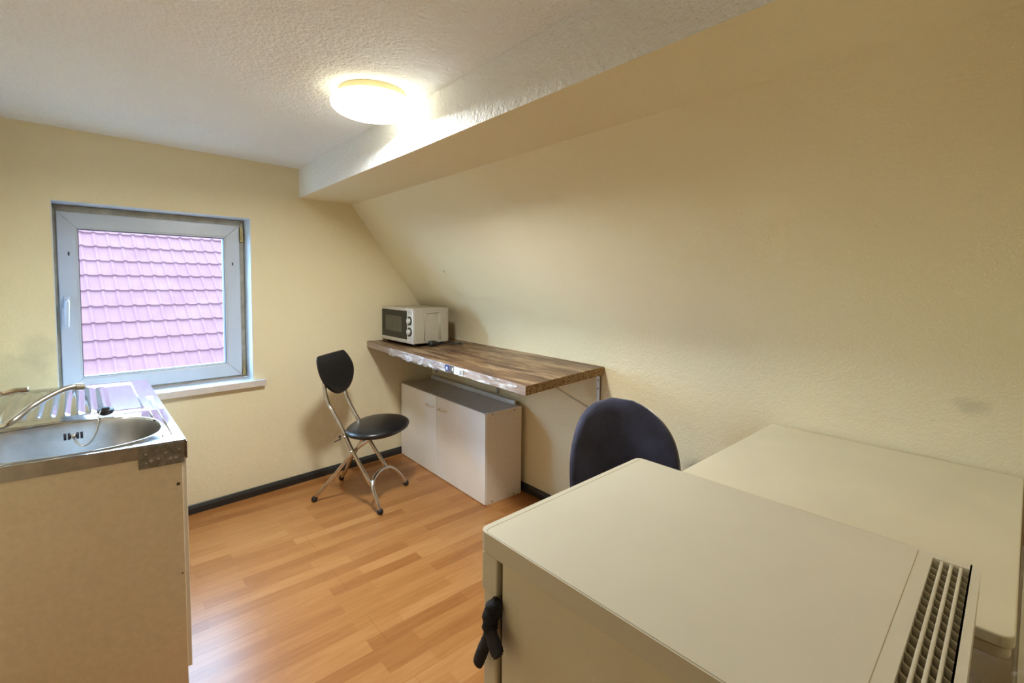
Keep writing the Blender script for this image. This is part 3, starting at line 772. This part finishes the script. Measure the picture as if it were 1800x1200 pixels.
# grille: three long bars and slanting cross ribs
mb = MB(); nb = 4; pitch = (VY1 - VY0) / nb
for k in range(1, nb): mb.box(VX0, VX1, VY0 + pitch * k - .0020, VY0 + pitch * k + .0020, FZ - .020, FZ - .001)
gr = mb.build('vent_grille', 'fridge_white', fr_, bevel=.0012)
mb = MB(); nr = 22; dv = VY1 - VY0
for k in range(0, nr + 3):
    x = VX0 + (VX1 - VX0) * k / nr          # ribs cross the bars at 45 degrees
    xa, ya, xb, yb_ = x, VY1, x - dv, VY0
    if xb < VX0: yb_ = ya - (xa - VX0); xb = VX0
    if xa > VX1: ya = VY1 - (xa - VX1); xa = VX1
    if ya - yb_ < .004: continue
    mb.hexa([(xa - .0005, ya, FZ - .030), (xb - .0005, yb_, FZ - .030), (xb + .0005, yb_, FZ - .030), (xa + .0005, ya, FZ - .030)],
            [(xa - .0005, ya, FZ - .006), (xb - .0005, yb_, FZ - .006), (xb + .0005, yb_, FZ - .006), (xa + .0005, ya, FZ - .006)])
mb.build('cross_ribs', 'fridge_white', gr)
# black strap knotted through the door gap
mb = MB(); K = lambda y, z, x: (x, y, z)
mb.tube(bez([(.004, -.049, .790), (-.006, -.050, .775), (-.011, -.048, .765), (-.011, -.047, .755), (-.011, -.046, .740)], 5), [.008, .010, .013, .0150, .0155, .016, .015, .016, .0155, .0150, .0145, .014, .0135, .013, .0135, .014, .014, .014, .014, .013, .012], 12)
for i, v in enumerate(mb.bm.verts): v.co += Vector((noise.noise(v.co * 90), noise.noise(v.co * 90 + Vector((5, 0, 0))), noise.noise(v.co * 90 + Vector((0, 7, 0))))) * .0035
sp = mb.build('door_strap', 'black_cloth', fr_, smooth=True)
def blade(pts, w, th, name):
    mb = MB(); P = bez(pts, 6); rg = []
    for i, p in enumerate(P):
        ww = w[min(len(w) - 1, int(i / (len(P) - 1) * (len(w) - 1) + .5))]
        t = (P[min(i + 1, len(P) - 1)] - P[max(i - 1, 0)]).normalized(); sd = t.cross(Vector((1, 0, 0))).normalized(); nn = Vector((1, 0, 0))
        rg.append([mb.bm.verts.new(p + sd * ww * cos(a_) + nn * th * sin(a_)) for a_ in [2 * PI * k / 12 for k in range(12)]])
    for a_, c_ in zip(rg, rg[1:]):
        for k in range(12): mb.bm.faces.new((a_[k], a_[(k + 1) % 12], c_[(k + 1) % 12], c_[k]))
    mb.bm.faces.new(rg[0][::-1]); mb.bm.faces.new(rg[-1])
    return mb.build(name, 'black_cloth', sp, smooth=True)
blade([(-.012, -.046, .752), (-.016, -.056, .741), (-.019, -.068, .730), (-.020, -.079, .721), (-.020, -.083, .718)], [.010, .014, .018, .020, .020, .017, .008], .0065, 'strap_loop')
blade([(-.010, -.046, .742), (-.012, -.038, .715), (-.013, -.026, .685), (-.013, -.016, .661)], [.010, .010, .011, .012, .012, .011], .0075, 'strap_tail')

# ------------------------------------------------------------------ table behind the fridge
tb_ = thing('white_table', 'cream-white table pushed against the knee wall behind the fridge', 'table', (2.010, .006, 0), .0066)
TW_, TD_, TZ = .682, .945, .7916        # local: y 0..TW away, x 0..-TD towards the left
pr = rrect(-TD_, 0, 0, TW_, .010, rs=[.008, .008, .02, .008])
mb = MB(); mb.hexa([(x, y, TZ - .021) for x, y in pr], [(x, y, TZ) for x, y in pr]); mb.build('tabletop', 'table_white', tb_, bevel=.003, seg=3)
pr = rrect(-TD_ + .004, 0, .004, TW_ - .004, .010, rs=[.008, .008, .02, .008])
mb = MB(); mb.hexa([(x, y, TZ - .042) for x, y in pr], [(x, y, TZ - .0225) for x, y in pr]); mb.build('folding_leaf', 'table_white', tb_, bevel=.003, seg=3)
mb = MB(); mb.box(-TD_ + .10, -.06, .10, .12, TZ - .11, TZ - .042); mb.box(-TD_ + .10, -.06, TW_ - .12, TW_ - .10, TZ - .11, TZ - .042); mb.box(-TD_ + .10, -TD_ + .12, .10, TW_ - .10, TZ - .11, TZ - .042); mb.box(-.08, -.06, .10, TW_ - .10, TZ - .11, TZ - .042)
mb.build('apron', 'table_white', tb_, bevel=.001)
for x in (-TD_ + .11, -.07):
    for y in (.12, TW_ - .12):
        mb = MB(); mb.box(x - .02, x + .02, y - .02, y + .02, 0, TZ - .05); mb.build('leg', 'table_white', tb_, bevel=.002)

# ------------------------------------------------------------------ blue velvet chair
bc = thing('velvet_chair', 'dark blue velvet chair with a rounded back, by the knee wall behind the fridge', 'chair', (1.595, 1.055, 0), math.radians(-24))
BM_ = loc_to(bc)
# curved shell back: outline in s (across) and z, facing -y
mb = MB(); nz, ns = 26, 24
def back_pt(u_, w_, side):
    # u_ 0..1 across, w_ 0..1 up
    z = .40 + .447 * w_
    wid = .262 * (1 - max(0, (w_ - .30) / .70) ** 2.6) ** .5 * (1 - .12 * max(0, .3 - w_))
    s = (2 * u_ - 1)
    x = s * wid
    wrap = -.10 * (abs(s) * wid / .26) ** 2.2
    lean = .06 * w_
    th = .030 * math.sqrt(max(0, 1 - (abs(s)) ** 6)) * (1 - max(0, (w_ - .86) / .14) ** 2) ** .5 if w_ < 1 else 0
    th = max(th, 0)
    return Vector((x, .13 + wrap + lean + side * th, z))
pts_f = mb.grid(lambda a_, c_: back_pt(a_, c_, -1), ns, nz)
pts_b = mb.grid(lambda a_, c_: back_pt(a_, c_, 1), ns, nz)
bmesh.ops.remove_doubles(mb.bm, verts=mb.bm.verts, dist=.0015)
bck = mb.build('backrest', 'velvet_blue', bc, smooth=True)
bck.rotation_euler = (0, 0, 0)
mb = MB(); sprof = [(0, -.04), (.8, -.04), (.96, -.03), (1.0, -.005), (.98, .02), (.88, .035), (.5, .042), (0, .043)]
rings = []
for f, z in sprof:
    if f == 0: rings.append([mb.bm.verts.new((0, -.06, .43 + z))])
    else:
        rr = []
        for k in range(40):
            a_ = 2 * PI * k / 40; c, s_ = cos(a_), sin(a_); q = (abs(c) ** 3 + abs(s_) ** 3) ** (-1 / 3)
            rr.append(mb.bm.verts.new((c * q * .235 * f, -.06 + s_ * q * .225 * f, .43 + z)))
        rings.append(rr)
for a_, c_ in zip(rings, rings[1:]):
    for k in range(40):
        q = [a_[k % len(a_)], a_[(k + 1) % len(a_)], c_[(k + 1) % len(c_)], c_[k % len(c_)]]; u_ = []
        for w_ in q:
            if w_ not in u_: u_.append(w_)
        mb.bm.faces.new(u_)
mb.build('seat', 'velvet_blue', bc, smooth=True)
for x in (-.17, .17):
    for y in (-.22, .10):
        mb = MB(); mb.tube([Vector((x * 1.2, y * 1.15, 0)), Vector((x, y, .40))], [.010, .015], 12); mb.build('leg', 'black_rubber', bc, smooth=True)

# ------------------------------------------------------------------ radiator at the right edge
rad = thing('radiator', 'white panel radiator edge at the far right beside the white table', 'radiator', (1.30, -.004, .14), 0)
mb = MB(); mb.box(-.32, .32, -.045, .006, 0, .60); mb.build('panel', 'radiator_white', rad, bevel=.006)
mb = MB(); mb.box(-.31, .31, -.04, .0, .60, .606); mb.build('top_grille', 'radiator_white', rad)
for x in (-.30, .30):
    mb = MB(); mb.tube([Vector((x, -.01, -.12)), Vector((x, -.01, 0))], .009, 10); mb.build('pipe', 'radiator_white', rad)

# ------------------------------------------------------------------ daylight
w = bpy.data.worlds.new('sky'); scene.world = w; w.use_nodes = True
bg = w.node_tree.nodes['Background']; bg.inputs['Color'].default_value = (.40, .67, 1.0, 1); bg.inputs['Strength'].default_value = 16

# ------------------------------------------------------------------ camera
cam = bpy.data.cameras.new('camera'); co = bpy.data.objects.new('camera', cam); COL.objects.link(co)
F, CY, P, RO, TH_ = 814.7, 539.92, .0535, .0091, .7208
cam.sensor_width = 36; cam.lens = F / 1800 * 36; cam.shift_y = -(600 - CY) / 1800; cam.clip_start = .02
co.matrix_world = Matrix.Translation((0, 0, 1.35)) @ Matrix.Rotation(-TH_, 4, 'Z') @ Matrix.Rotation(PI / 2 - P, 4, 'X') @ Matrix.Rotation(RO, 4, 'Z')
scene.camera = co
scene.view_settings.view_transform = 'Standard'; scene.view_settings.look = 'None'; scene.view_settings.gamma = 1; scene.view_settings.exposure = 0.98
scene.view_settings.use_curve_mapping = False
scene.cycles.use_denoising = True
scene.cycles.max_bounces = 8; scene.cycles.diffuse_bounces = 5; scene.cycles.adaptive_threshold = .03
